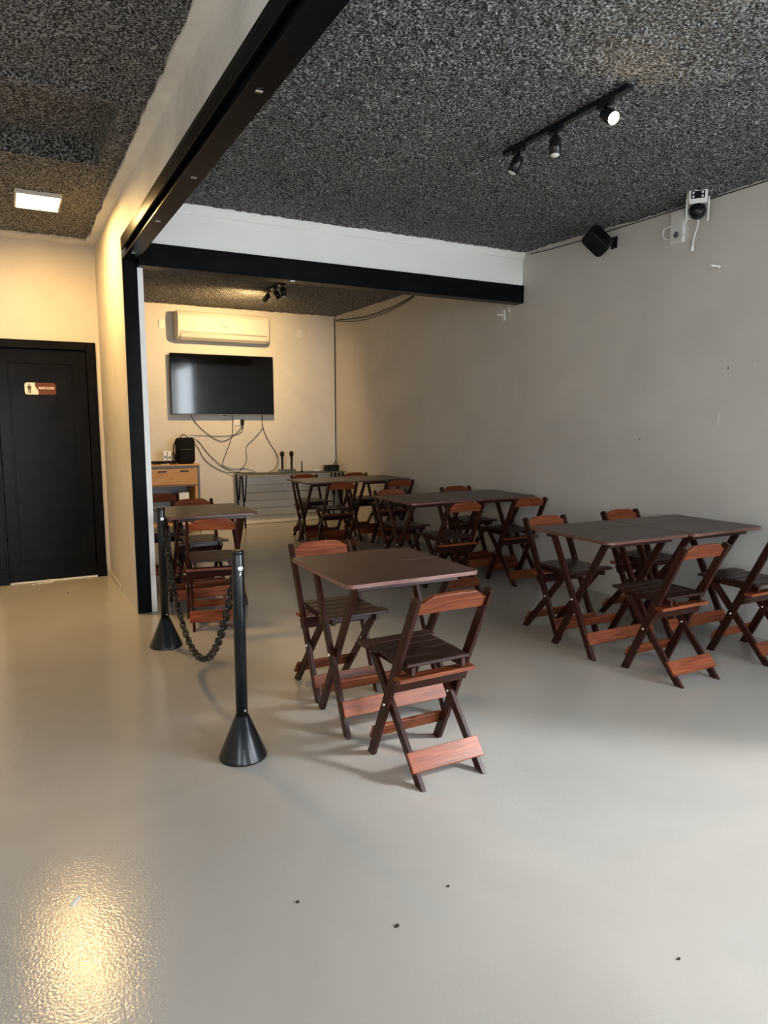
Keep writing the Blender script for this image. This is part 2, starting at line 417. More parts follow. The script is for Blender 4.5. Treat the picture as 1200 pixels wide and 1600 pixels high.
# restroom door
dr = thing('door_1', (0, 0, 0), 0, 'black painted restroom door with one raised panel outline', None, kind='structure')
slab = MB().box(DX0 + 0.004, DX1 - 0.004, YD + 0.012, YD + 0.05, 0.014, DZ - 0.005).obj('door_slab', DOORM, dr, 0.003)
def frame_strip(x0, x1, z0, z1, w, y, d):
    m = MB()
    m.box(x0, x1, y - d, y, z1 - w, z1).box(x0, x1, y - d, y, z0, z0 + w).box(x0, x0 + w, y - d, y, z0 + w, z1 - w).box(x1 - w, x1, y - d, y, z0 + w, z1 - w)
    return m
frame_strip(0.055, 0.580, 0.187, 1.982, 0.016, YD + 0.013, 0.012).obj('panel_moulding', DOORM, slab, 0.002)
MB().box(0.072, 0.563, YD + 0.0095, YD + 0.0125, 0.204, 1.965).obj('panel', DOORM, slab, 0.001)
for x0, x1 in ((DX0 - 0.085, DX0), (DX1, DX1 + 0.080)):
    j = MB().box(x0, x1, YD - 0.018, YD + 0.06, 0, DZ + 0.072).obj('door_jamb', DOORM, dr, 0.004)
    MB().box(x0 - 0.003, x1 + 0.003, YD - 0.026, YD - 0.018, 0, 0.11).obj('plinth_block', DOORM, j, 0.003)
    MB().box(x0 + 0.02, x1 - 0.02, YD - 0.024, YD - 0.018, 0.11, DZ + 0.06).obj('moulding', DOORM, j, 0.003)
MB().box(DX0, DX1, YD - 0.018, YD + 0.06, DZ, DZ + 0.072).obj('door_head', DOORM, dr, 0.004)
MB().box(DX0, DX1, YD + 0.0, YD + 0.10, 0, 0.010).obj('threshold', WHITE_P, dr)

# ================================================================== TABLES AND CHAIRS
def rounded(hx, hy, r, n=5):
    out = []
    for cx, cy, a0 in ((hx - r, hy - r, 0), (-hx + r, hy - r, PI / 2), (-hx + r, -hy + r, PI), (hx - r, -hy + r, 1.5 * PI)):
        for k in range(n + 1):
            a = a0 + PI / 2 * k / n; out.append((cx + r * math.cos(a), cy + r * math.sin(a)))
    return out
TH = 0.758
def make_table():
    t = thing('folding_table', (0, 0, 0), 0, '', 'table', 'folding bar tables')
    MB().prism(rounded(0.341, 0.355, 0.042), (0, 0, TH - 0.010), (1, 0, 0), (0, 1, 0), (0, 0, 1), 0.020).obj('tabletop', WT, t, 0.004, 2)
    tt = t.children[0].data; tt.materials.append(WE)
    for p_ in tt.polygons:
        if abs(p_.normal.z) < 0.6: p_.material_index = 1
    for sx in (-1, 1):
        MB().bar((sx * 0.268, -0.185, 0), (sx * 0.268, 0.200, TH - 0.022), (1, 0, 0), 0.042, 0.022, 'z').obj('leg', WD, t, 0.002)
        MB().bar((sx * 0.245, 0.185, 0), (sx * 0.245, -0.245, TH - 0.022), (1, 0, 0), 0.042, 0.022, 'z').obj('leg', WD, t, 0.002)
        MB().lathe([(0.006, -0.030), (0.008, -0.029), (0.008, 0.029), (0.006, 0.030)], (sx * 0.256, 0.0, 0.340), 10, (1, 0, 0)).obj('pivot_bolt', CHROME, t)
    MB().box(-0.285, 0.285, 0.212, 0.250, TH - 0.052, TH - 0.020).obj('batten', WD, t, 0.003)
    MB().box(-0.262, 0.262, -0.285, -0.247, TH - 0.052, TH - 0.020).obj('batten', WD, t, 0.003)
    k = (0.200 + 0.185) / (TH - 0.022)
    MB().bar((0, -0.185 + k * 0.09 - 0.030, 0.088), (0, -0.185 + k * 0.155 - 0.030, 0.155), (0, -1, k), 0.550, 0.016).obj('stretcher', WR, t, 0.002)
    k2 = (0.245 + 0.185) / (TH - 0.022)
    MB().bar((0, 0.185 - k2 * 0.09 + 0.030, 0.092), (0, 0.185 - k2 * 0.150 + 0.030, 0.150), (0, 1, k2), 0.512, 0.016).obj('stretcher', WR, t, 0.002)
    return t

LEAN = (0.20 + 0.185) / 0.80
def post_y(z): return 0.185 - LEAN * z
def make_chair():
    c = thing('folding_chair', (0, 0, 0), 0, '', 'chair', 'folding bar chairs')
    HT = 0.782
    for sx in (-1, 1):
        lg = MB().bar((sx * 0.171, post_y(0), 0), (sx * 0.171, post_y(HT - 0.012), HT - 0.012), (1, 0, 0), 0.044, 0.021, 'z')
        # rounded head of the post
        d = Vector((0, -LEAN, 1)).normalized(); q = d.cross(Vector((1, 0, 0)))
        poly = [(0.0215 * math.cos(a), 0.016 * math.sin(a)) for a in [PI * k / 8 for k in range(9)]] + [(-0.0215, -0.02), (0.0215, -0.02)]
        lg.prism(poly, (sx * 0.171, post_y(HT - 0.018), HT - 0.018), q, d, (1, 0, 0), 0.0205)
        lg.obj('back_leg', WD, c, 0.002)
        MB().bar((sx * 0.147, -0.185, 0), (sx * 0.147, 0.205, 0.440), (1, 0, 0), 0.040, 0.020, 'z').obj('front_leg', WD, c, 0.002)
        zc = 0.37 / (LEAN + 0.39 / 0.44)
        MB().lathe([(0.005, -0.028), (0.007, -0.027), (0.007, 0.027), (0.005, 0.028)], (sx * 0.160, post_y(zc), zc), 10, (1, 0, 0)).obj('pivot_bolt', CHROME, c)
    # top rail with stepped shoulders
    L = 0.160
    top = [(-L, 0.030), (-L + 0.018, 0.034), (-L + 0.040, 0.052), (-L + 0.060, 0.062), (-0.04, 0.066), (0.04, 0.066), (L - 0.060, 0.062), (L - 0.040, 0.052), (L - 0.018, 0.034), (L, 0.030)]
    bot = [(L, -0.020), (L - 0.03, -0.021), (0, -0.018), (-L + 0.03, -0.021), (-L, -0.020)]
    d = Vector((0, -LEAN, 1)).normalized()
    MB().prism(top + bot, (0, post_y(0.722), 0.722), (1, 0, 0), d, d.cross(Vector((1, 0, 0))), 0.018).obj('top_rail', WR, c, 0.002)
    # seat
    sf = MB()
    for sx in (-1, 1): sf.box(sx * 0.122 - 0.010, sx * 0.122 + 0.010, -0.085, 0.285, 0.428, 0.463)
    sf.box(-0.112, 0.112, 0.232, 0.252, 0.432, 0.463)
    sf = sf.obj('seat_frame', WD, c, 0.002)
    ys = [0.262, 0.186, 0.110, 0.034, -0.046]; lens = [0.185, 0.158, 0.156, 0.154, 0.152]; wd = [0.072, 0.070, 0.070, 0.070, 0.076]
    for yy, ll, ww in zip(ys, lens, wd):
        MB().box(-ll, ll, yy - ww / 2, yy + ww / 2, 0.463, 0.479).obj('slat', WS, sf, 0.003)
    # cross bars the seat rests on
    MB().box(-0.186, 0.186, -0.085, -0.028, 0.402, 0.420).obj('support_bar', WR, c, 0.002)
    zb = 0.365; MB().bar((0, post_y(0.345) - 0.030, 0.345), (0, post_y(0.395) - 0.030, 0.395), (0, -1, -LEAN), 0.364, 0.016).obj('support_bar', WD, c, 0.002)
    # stretchers
    k = 0.39 / 0.44
    MB().bar((0, -0.185 + k * 0.052 - 0.026, 0.058), (0, -0.185 + k * 0.112 - 0.026, 0.122), (0, -1, k), 0.345, 0.015).obj('stretcher', WR, c, 0.002)
    MB().bar((0, post_y(0.07) + 0.028, 0.078), (0, post_y(0.13) + 0.028, 0.136), (0, 1, LEAN), 0.368, 0.015).obj('stretcher', WR, c, 0.002)
    return c

table0 = make_table(); chair0 = make_chair()
used = {'t': False, 'c': False}
def place(proto, key, x, y, deg, label, group):
    o = proto if not used[key] else copy_tree(proto)
    used[key] = True
    o.location = (x, y, 0); o.rotation_euler = (0, 0, math.radians(deg)); o['label'] = label; o['group'] = group
    return o
TG, CG = 'folding bar tables', 'folding wooden bar chairs'
TABLES = [
    (1.580, 2.972, -1.0, 'dark brown folding table standing alone, nearest to the camera, with two chairs'),
    (3.350, 3.225, -0.8, 'left dark folding table of the pair by the right wall nearest the camera'),
    (4.042, 3.205, -0.3, 'right dark folding table of the nearest pair, touching the grey wall'),
    (3.360, 5.480, -0.4, 'left dark folding table of the middle pair along the grey wall'),
    (4.048, 5.475, -0.1, 'right dark folding table of the middle pair, end against the grey wall'),
    (3.350, 7.790, 0.3, 'left folding table of the farthest pair, in front of the microphones'),
    (4.043, 7.800, 0.1, 'right folding table of the farthest pair, close to the back corner'),
    (1.358, 5.545, -0.3, 'dark folding table beside the black column, in front of the wooden cabinet'),
]
for i, (x, y, a, l) in enumerate(TABLES):
    o = place(table0, 't', x, y, a, l, TG)
# shallow folding slots cut in two of the tops
for tx, ty, x0, x1, yy, mt in ((1.580, 2.972, 1.725, 1.905, 3.000, WE), (3.350, 3.225, 3.372, 3.672, 3.285, DIRT)):
    par = next(o_ for o_ in COL.objects if o_.name.startswith('folding_table') and abs(o_.location.x - tx) < 1e-4 and abs(o_.location.y - ty) < 1e-4)
    MB().box(x0 - tx, x1 - tx, yy - ty - 0.0025, yy - ty + 0.0025, TH - 0.002, TH + 0.0008).obj('slot', mt, par)
CHAIRS = [
    (1.513, 2.425, 0.6, 'nearest reddish folding chair, its back to the camera, at the single table'),
    (1.523, 3.415, 179.5, 'folding chair facing the camera across the nearest single table'),
    (3.325, 2.672, -0.6, 'folding chair with orange top rail, back to camera, at the right wall tables'),
    (4.058, 2.650, 0.8, 'folding chair cut by the right edge of the photo, back to camera'),
    (3.352, 3.640, 179.5, 'folding chair facing camera at left end of the nearest wall tables'),
    (4.095, 3.640, 180.5, 'folding chair facing camera beside the grey wall behind the nearest wall tables'),
    (3.345, 4.965, 0.2, 'left folding chair with back to camera at the middle wall tables'),
    (4.050, 4.995, -0.3, 'right folding chair with back to camera at the middle wall tables'),
    (3.345, 5.915, 179.0, 'left folding chair facing camera behind the middle wall tables'),
    (4.120, 5.905, 180.5, 'right folding chair facing camera behind the middle wall tables'),
    (3.280, 7.250, 0.0, 'left folding chair with back to camera at the farthest tables'),
    (4.015, 7.260, 0.0, 'right folding chair with back to camera at the farthest tables'),
    (3.370, 8.265, 179.7, 'left folding chair facing camera behind the farthest tables'),
    (4.080, 8.235, 180.5, 'right folding chair facing camera near the back corner'),
    (1.262, 4.960, -11.0, 'folding chair back to camera at the table beside the black column'),
    (1.405, 5.980, 180.0, 'folding chair facing camera behind the table beside the black column'),
    (1.240, 6.600, 180.0, 'folding chair in front of the wooden cabinet, mostly hidden by the column'),
]
for x, y, a, l in CHAIRS: place(chair0, 'c', x, y, a, l, CG)

# ================================================================== STANCHIONS AND CHAIN
A = Vector((0.832, 2.847, 0)); B = Vector((0.846, 4.572, 0))
def make_stanchion(loc, label):
    t = thing('stanchion', loc, 0, label, 'stanchion', 'black barrier posts')
    MB().lathe([(0.102, 0.0), (0.104, 0.004), (0.101, 0.012), (0.030, 0.186), (0.026, 0.190)], (0, 0, 0), 40).obj('cone_base', BLKMETAL, t)
    p = MB().lathe([(0.0255, 0.185), (0.0255, 0.902), (0.0235, 0.907)], (0, 0, 0), 28).obj('pole', BLKMETAL, t)
    MB().lathe([(0.0268, 0.893), (0.0268, 0.905), (0.024, 0.910)], (0, 0, 0), 28).obj('rim_cap', BLKMETAL, t)
    eb = MB().lathe([(0.012, 0), (0.012, 0.004), (0.008, 0.006)], (0, -0.0255, 0.838), 14, (0, -1, 0))
    eb.tube([(0.009 * math.cos(a), -0.034, 0.838 + 0.009 * math.sin(a)) for a in [2 * PI * k / 12 for k in range(12)]], 0.0028, 6, True)
    eb.tube([(0, -0.034, 0.829), (-0.002, -0.034, 0.812), (-0.003, -0.033, 0.796)], 0.0045, 6)
    eb.obj('eye_bolt', CHROME, t)
    MB().lathe([(0.004, 0), (0.004, 0.003)], (0.006, -0.0255, 0.215), 8, (0, -1, 0)).obj('rivet', CHROME, t)
    h = MB().tube([(0.0, 0.024, 0.830), (0.0, 0.040, 0.832), (0.0, 0.046, 0.824), (0.0, 0.040, 0.816)], 0.004, 6)
    h.obj('chain_hook', CHROME if False else BLKMETAL, t)
    return t
stA = make_stanchion(A, 'black stanchion with cone base nearest the camera')
stB = make_stanchion(B, 'black stanchion with cone base beside the partition column')
# catenary
import bisect
pa = Vector((A.x, A.y + 0.046, 0.815)); pb = Vector((B.x, B.y - 0.046, 0.815))
span = (pb - pa).length; sag = 0.612
lo, hi = 0.05, 5.0
for _ in range(60):
    a = (lo + hi) / 2
    if a * (math.cosh(span / 2 / a) - 1) > sag: lo = a
    else: hi = a
dirv = (pb - pa).normalized()
def cat(u):
    s = -span / 2 + u
    return Vector((pa.x, pa.y, 0)) + dirv * u + Vector((0, 0, 0.815 - sag + a * (math.cosh(s / a) - 1)))
fine = [cat(span * i / 2000) for i in range(2001)]
cum = [0]
for i in range(2000): cum.append(cum[-1] + (fine[i + 1] - fine[i]).length)
def along(s):
    i = min(max(bisect.bisect(cum, s), 1), 2000); return fine[i]
ch = thing('barrier_chain', (A.x, (A.y + B.y) / 2, 0), 0, 'black chain hanging in a deep curve between the two stanchions', 'chain')
org = Vector(ch.location)
LK = 0.0375; nl = int(cum[-1] / LK)
path = []
for k in range(12):
    t = 2 * PI * k / 12
    path.append((0.0150 * math.sin(t), 0, (0.0125 if math.cos(t) > 0 else -0.0125) + 0.0130 * math.cos(t)))
link_me = MB().tube(path, 0.0056, 6, True).mesh('link', CHAINM)
def add_link(p, d, k):
    o = bpy.data.objects.new('link', link_me); COL.objects.link(o); o.parent = ch
    q = Vector((0, 0, 1)).rotation_difference(d)
    o.rotation_mode = 'QUATERNION'
    from mathutils import Quaternion
    o.rotation_quaternion = q @ Quaternion((0, 0, 1), (PI / 4 if k % 2 else -PI / 4))
    o.location = p - org
for k in range(nl):
    s = (k + 0.5) * cum[-1] / nl
    add_link(along(s), (along(s + 0.01) - along(s - 0.01)).normalized(), k)
# loose tail hanging from the rear post
for k in range(11):
    add_link(Vector((B.x + 0.024, B.y - 0.056, 0.795 - 0.0375 * (k + 0.5))), Vector((0, 0, 1)), k)

# ================================================================== BACK WALL FITTINGS
tv = thing('television', (2.685, YB, 1.547), 0, 'large flat black television on the back wall', 'television')
W2, H2 = 0.711, 0.812
MB().box(-0.30, 0.30, -0.055, -0.003, 0.20, 0.62).obj('wall_mount', BLKPL, tv, 0.004)
MB().box(-W2, W2, -0.082, -0.050, 0, H2).obj('housing', BLKPL, tv, 0.006, 2)
MB().box(-W2 + 0.008, W2 - 0.008, -0.0845, -0.0815, 0.018, H2 - 0.008).obj('screen', SCREEN, tv)
MB().box(-W2, W2, -0.0855, -0.080, 0.0, 0.012).obj('lower_bezel', GREYM, tv, 0.001)
MB().box(-0.03, 0.03, -0.084, -0.070, -0.008, 0.002).obj('sensor_foot', BLKPL, tv, 0.002)

ac = thing('air_conditioner', (2.685, YB, 2.53), 0, 'long cream white split air conditioner above the television', 'air conditioner')
D = 0.215; HW = 0.622
prof = [(0, 0.02), (0.05, 0.0), (0.15, 0.004), (0.195, 0.03), (D, 0.085), (D, 0.30), (0.195, 0.355), (0.12, 0.368), (0, 0.368)]
MB().prism([(-x, z) for x, z in prof], (0, 0, 0), (0, 1, 0), (0, 0, 1), (1, 0, 0), 2 * HW).obj('body', ACM, ac, 0.008, 2)
MB().prism([(-D - 0.001, 0.098), (-D - 0.006, 0.104), (-D - 0.006, 0.30), (-0.20, 0.352), (-0.19, 0.350), (-D + 0.004, 0.29)], (0, 0, 0), (0, 1, 0), (0, 0, 1), (1, 0, 0), 2 * HW - 0.01).obj('front_panel', ACM, ac, 0.002)
MB().prism([(-0.150, 0.0), (-0.205, 0.036), (-D - 0.002, 0.078), (-D - 0.008, 0.076), (-0.208, 0.028), (-0.152, -0.007)], (0, 0, 0), (0, 1, 0), (0, 0, 1), (1, 0, 0), 2 * HW - 0.08).obj('louver', ACM, ac, 0.001)
MB().box(-HW + 0.04, HW - 0.04, -D - 0.003, -D + 0.004, 0.084, 0.094).obj('shadow_gap', GREYM, ac)
MB().box(-0.05, 0.03, -D - 0.0068, -D - 0.0058, 0.175, 0.185).obj('emblem', GREYM, ac)

def outlet(x, z, label, w=0.075, h=0.115, plug=False):
    t = thing('wall_outlet', (x, YB, z), 0, label, 'outlet', 'wall outlets')
    MB().box(-w / 2, w / 2, -0.010, 0, -h / 2, h / 2).obj('cover_plate', WHITEPL, t, 0.003, 2)
    MB().lathe([(0.018, 0), (0.018, 0.003), (0.014, 0.003)], (0, -0.009, 0), 6, (0, -1, 0)).obj('socket', WHITEPL, t)
    for s in (-1, 1): MB().lathe([(0.003, 0), (0.003, 0.001)], (s * 0.008, -0.0122, 0), 8, (0, -1, 0)).obj('hole', BLKPL, t)
    return t
outlet(2.895, 1.452, 'white wall outlet just under the television', 0.12, 0.09)
outlet(1.905, 2.73, 'white wall outlet left of the air conditioner', 0.075, 0.11)
outlet(3.835, 2.71, 'white wall outlet right of the air conditioner', 0.085, 0.11)
p = thing('power_plug', (2.945, YB - 0.010, 1.455), 0, 'black plug pushed into the outlet under the television', 'plug')
MB().box(-0.022, 0.022, -0.045, 0, -0.045, 0.035).obj('plug_body', BLKPL, p, 0.006, 2)
MB().tube([(0, -0.03, -0.04), (0, -0.03, -0.065)], 0.005, 6).obj('cord_sleeve', BLKPL, p)

# wooden cabinet with black metal frame
cb = thing('cabinet', (1.74, 9.49, 0), 0, 'honey coloured wooden cabinet with black metal frame by the back wall', 'cabinet')
cx0, cx1, cy0, cy1 = -0.50, 0.500, -0.19, 0.19
MB().box(cx0 - 0.01, cx1 + 0.012, cy0 - 0.012, cy1, 0.885, 0.905).obj('top_board', OAK, cb, 0.003)
fr = MB()
for x in (cx0, cx1 - 0.026):
    for y in (cy0, cy1 - 0.026): fr.box(x, x + 0.026, y, y + 0.026, 0, 0.885)
for y in (cy0, cy1 - 0.026): fr.box(cx0 + 0.026, cx1 - 0.026, y, y + 0.026, 0.855, 0.885)
for x in (cx0, cx1 - 0.026):
    for z in (0.855, 0.61, 0.10): fr.box(x, x + 0.026, cy0 + 0.026, cy1 - 0.026, z, z + 0.026)
fr.obj('metal_frame', GREYM, cb, 0.002)
dw = MB().box(cx0 + 0.03, cx1 - 0.03, cy0 - 0.004, cy0 + 0.016, 0.645, 0.850).obj('drawer', OAK, cb, 0.002)
for x in (-0.30, 0.02, 0.30): MB().box(x - 0.055, x + 0.055, cy0 - 0.006, cy0 - 0.003, 0.806, 0.826).obj('hand_slot', BLKPL, dw)
MB().box(cx0 + 0.03, cx1 - 0.03, cy0 + 0.02, cy1 - 0.02, 0.620, 0.640).obj('shelf', OAK, cb, 0.002)
MB().box(cx0 + 0.03, cx1 - 0.03, cy0 + 0.02, cy1 - 0.02, 0.100, 0.118).obj('shelf', OAK, cb, 0.002)
MB().box(cx1 - 0.062, cx1 - 0.030, cy0 + 0.004, cy1 - 0.02, 0.118, 0.620).obj('side_panel', OAK, cb, 0.002)
MB().box(cx0 + 0.03, cx0 + 0.062, cy0 + 0.004, cy1 - 0.02, 0.118, 0.620).obj('side_panel', OAK, cb, 0.002)
MB().box(cx0 + 0.03, cx1 - 0.03, cy1 - 0.018, cy1 - 0.006, 0.118, 0.85).obj('back_panel', GREYM, cb)
tag(MB().box(1.975, 2.105, 9.36, 9.48, 0.118, 0.535).obj('white_box', WHITEPL, None, 0.006), 'tall white box standing inside the open wooden cabinet', 'box')

# backpack on the cabinet
bgp = thing('backpack', (2.095, 9.46, 0.905), 0.0, 'small black nylon backpack standing on the wooden cabinet', 'backpack')
def soft(hx, hz, r, n=6): return rounded(hx, hz, r, n)
MB().prism([(x, z + 0.172) for x, z in soft(0.117, 0.172, 0.055)], (0, 0, 0), (1, 0, 0), (0, 0, 1), (0, -1, 0), 0.16).obj('body', FABRIC, bgp, 0.025, 3)
MB().prism([(x, z + 0.115) for x, z in soft(0.095, 0.100, 0.035)], (0, -0.095, 0), (1, 0, 0), (0, 0, 1), (0, -1, 0), 0.05).obj('front_pocket', FABRIC, bgp, 0.016, 2)
MB().tube(smooth_path([(-0.05, 0.0, 0.34), (-0.045, 0.0, 0.372), (0.0, 0.0, 0.378), (0.05, 0.0, 0.340)], 6), 0.006, 6).obj('grab_handle', FABRIC, bgp)
MB().tube(smooth_path([(-0.10, 0.02, 0.31), (-0.142, 0.0, 0.25), (-0.150, -0.01, 0.15), (-0.12, 0.0, 0.04)], 6), 0.008, 6).obj('shoulder_strap', FABRIC, bgp)
MB().tube([(-0.07, -0.122, 0.19), (0.07, -0.122, 0.19)], 0.0025, 5).obj('zip', GREYM, bgp)
for i, (x, h) in enumerate(((1.83, 0.175), (1.885, 0.165))):
    a_ = thing('power_adapter', (x, 9.45, 0.905), 0, ('taller' if i == 0 else 'shorter') + ' white power adapter standing on the cabinet beside the backpack', 'adapter', 'white adapters on the cabinet')
    MB().box(-0.025, 0.025, -0.03, 0.03, 0, h).obj('case', WHITEPL, a_, 0.006, 2)
    MB().box(-0.012, 0.012, -0.032, -0.029, h * 0.45, h * 0.62).obj('label_plate', GREYM, a_)
cc_ = thing('cable_heap', (1.80, 9.37, 0.905), 0, 'loose heap of dark cables lying on the cabinet top', 'cables')
for i in range(6):
    rr = random.Random(i); pts = []
    for k in range(9):
        pts.append((rr.uniform(-0.22, 0.18), rr.uniform(-0.05, 0.05), 0.006 + 0.005 * i + rr.uniform(0, 0.012)))
    MB().tube(smooth_path(pts, 5), 0.0048, 5).obj('cable_loop', BLKPL if i % 3 else DIRT, cc_)
MB().tube(smooth_path([(-0.05, -0.06, 0.006), (0.0, -0.075, 0.006), (0.06, -0.06, 0.008)], 5), 0.006, 5).obj('white_lead', WHITEPL, cc_)

# narrow console table with thin black top
SX0, SX1, SY0, SY1, SZ = 2.80, 4.36, 9.30, 9.66, 0.738
ct = thing('console_table', ((SX0 + SX1) / 2, (SY0 + SY1) / 2, 0), 0, 'long narrow black console table under the microphones at the back wall', 'table')
hx, hy = (SX1 - SX0) / 2, (SY1 - SY0) / 2
MB().box(-hx, hx, -hy, hy, SZ - 0.016, SZ).obj('tabletop', GREYM, ct, 0.002)
for s in (-1, 1):
    for y in (-hy + 0.04, hy - 0.04):
        MB().bar((s * (hx - 0.02), y, SZ - 0.016), (s * (hx - 0.055), y, 0), (0, 1, 0), 0.022, 0.022).obj('leg', BLKMETAL, ct, 0.002)
        MB().bar((s * (hx - 0.085), y, SZ - 0.016), (s * (hx - 0.055), y, 0.36), (0, 1, 0), 0.018, 0.018).obj('brace', BLKMETAL, ct, 0.002)

# whitewashed boards across the foot of the back wall
bd = thing('board_panel', (3.60, YB, 0), 0, 'low panel of horizontal whitewashed boards under the console table', 'wall panel')
for k in range(6):
    MB().box(-0.70, 0.78, -0.030 - 0.004 * (k % 2), -0.002, 0.004 + 0.112 * k, 0.004 + 0.112 * k + 0.106).obj('board', BOARDW, bd, 0.004)

# microphones, receiver, aerial, box, router
dk = thing('microphone_dock', (3.52, 9.46, SZ), 0, 'low grey black wedge dock holding two microphones', 'dock')
MB().prism([(-0.13, 0), (0.13, 0), (0.105, 0.045), (-0.105, 0.045)], (0, 0, 0), (1, 0, 0), (0, 0, 1), (0, -1, 0), 0.13).obj('body', GREYM, dk, 0.004)
for x in (-0.072, 0.068): MB().lathe([(0.024, 0.045), (0.024, 0.050), (0.018, 0.050)], (x, 0, 0), 16).obj('cradle', BLKPL, dk)
for x, l in ((3.448, 'left black microphone standing in the dock on the console table'), (3.588, 'right black microphone standing in the dock on the console table')):
    mc = thing('microphone', (x, 9.46, SZ + 0.047), 0, l, 'microphone', 'microphones in the dock')
    MB().lathe([(0.013, 0), (0.015, 0.01), (0.017, 0.15), (0.020, 0.185)], (0, 0, 0), 16).obj('handle', BLKPL, mc)
    MB().lathe([(0.020, 0.184), (0.029, 0.196), (0.031, 0.215), (0.029, 0.236), (0.018, 0.252), (0.004, 0.256)], (0, 0, 0), 18).obj('grille', GREYM if False else BLKPL, mc)
    MB().lathe([(0.0312, 0.210), (0.0318, 0.214), (0.0312, 0.218)], (0, 0, 0), 18).obj('ring', BLKMETAL, mc)
an = thing('aerial', (3.735, 9.44, SZ), 0, 'small upright black aerial on a stub foot on the console', 'aerial')
MB().lathe([(0.034, 0), (0.034, 0.008), (0.012, 0.018), (0.012, 0.03)], (0, 0, 0), 14).obj('foot', BLKPL, an)
MB().lathe([(0.009, 0.028), (0.009, 0.150), (0.006, 0.156)], (0, 0, 0), 10).obj('rod', BLKPL, an)
rb = thing('router_box', (4.225, 9.50, SZ), 0.05, 'flat black box with cables at the right end of the console', 'router')
MB().box(-0.10, 0.10, -0.06, 0.06, 0.004, 0.085).obj('case', BLKPL, rb, 0.006, 2)
for x in (-0.03, 0.0, 0.03): MB().box(x - 0.008, x + 0.008, -0.062, -0.059, 0.02, 0.032).obj('port', GREYM, rb)
tag(MB().prism(rounded(0.065, 0.05, 0.02), (4.02, 9.545, SZ + 0.010), (1, 0, 0), (0, 1, 0), (0, 0, 1), 0.020).obj('white_dish', WHITEPL, None, 0.006, 2), 'small white lid lying flat on the console beside the router', 'lid')

def cable(pts, r, label, mat=BLKPL, n=8):
    base = Vector(pts[0]); o = MB().tube([p_ - base for p_ in smooth_path(pts, n)], r * 0.72, 6).obj('cable', mat)
    o.location = base
    return tag(o, label, 'cable', 'cables on the back wall')
Yc = YB - 0.012
def bw(px, py, dy=0.012):
    """point on the back wall plane from wall coordinates"""
    return (px, YB - dy, py)
cable([bw(2.235, 1.56), bw(2.28, 1.47), bw(2.40, 1.34), bw(2.56, 1.22), bw(2.68, 1.19), bw(2.80, 1.25), bw(2.90, 1.33), bw(2.945, 1.385, .035)], 0.006, 'thin dark cable from the television left side to the outlet')
cable([bw(2.21, 1.275, 0.05), bw(2.36, 1.27), bw(2.60, 1.258), bw(2.82, 1.272), bw(2.935, 1.31), bw(2.953, 1.385, .035)], 0.005, 'thin dark cable from the backpack across to the outlet')
cable([bw(2.81, 1.56), bw(2.815, 1.42), bw(2.80, 1.27), bw(2.74, 1.10), bw(2.68, 0.96), bw(2.65, 0.86)], 0.006, 'dark cable dropping from the television centre')
cable([bw(2.21, 1.25, 0.06), bw(2.33, 1.19), bw(2.45, 1.03), bw(2.62, 0.86), bw(2.76, 0.78), bw(2.90, 0.745, 0.05), bw(3.10, 0.744, 0.09)], 0.006, 'upper dark cable sagging from backpack to console table')
cable([bw(2.20, 1.22, 0.06), bw(2.31, 1.12), bw(2.40, 0.95), bw(2.54, 0.83), bw(2.70, 0.755), bw(2.88, 0.745, 0.06), bw(3.05, 0.744, 0.12)], 0.006, 'lower dark cable sagging from backpack to console table')
cable([bw(2.64, 0.86), bw(2.80, 0.80), bw(2.98, 0.795), bw(3.12, 0.75, 0.05)], 0.005, 'short dark cable curving onto the console table end')
cable([bw(3.235, 1.56), bw(3.245, 1.44), bw(3.24, 1.36), bw(3.12, 1.22), bw(3.00, 1.10), bw(3.00, 0.92), bw(2.92, 0.79), bw(2.84, 0.746, 0.05)], 0.005, 'grey cable looping from television right side to console end')
cable([bw(3.245, 1.56), bw(3.25, 1.38), bw(3.32, 1.20), bw(3.43, 1.02), bw(3.46, 0.90, 0.05), bw(3.38, 0.78, 0.10), bw(3.28, 0.746, 0.14)], 0.007, 'thick dark cable from television right side to the microphones')
cable([(2.84, 9.40, SZ + 0.006), (3.0, 9.36, SZ + 0.006), (3.1, 9.42, SZ + 0.006), (3.2, 9.37, SZ + 0.006), (3.34, 9.40, SZ + 0.006)], 0.006, 'dark cable lying along the left end of the console')
cable([(3.64, 9.38, SZ + 0.006), (3.8, 9.36, SZ + 0.006), (3.95, 9.38, SZ + 0.006), (4.08, 9.44, SZ + 0.02), (4.12, 9.46, SZ + 0.03)], 0.005, 'dark cable lying between the aerial and the router')
cable([(XR - 0.010, YB - 0.010, 2.97), (XR - 0.010, YB - 0.010, 2.0), (XR - 0.010, YB - 0.012, 0.98), (4.36, 9.64, 0.88), (4.28, 9.58, 0.80), (4.25, 9.57, 0.775)], 0.008, 'dark cable running up the back corner to the ceiling', n=5)
cable([(4.31, 9.55, 0.79), (4.35, 9.60, 0.86), (4.37, 9.62, 0.80), (4.36, 9.58, 0.752)], 0.007, 'black lead looping beside the router in the corner')
o = cable([(XR - 0.012, 9.62, 2.93), (XR - 0.012, 8.7, 2.86), (XR - 0.012, 7.9, 2.88), (XR - 0.012, 7.3, 2.95)], 0.008, 'upper dark cable sagging under the ceiling of the alcove'); o['group'] = 'cables along the right wall'
o = cable([(XR - 0.012, 9.66, 2.92), (XR - 0.012, 8.8, 2.825), (XR - 0.012, 7.9, 2.85), (XR - 0.012, 7.25, 2.96)], 0.006, 'lower dark cable sagging under the ceiling of the alcove'); o['group'] = 'cables along the right wall'
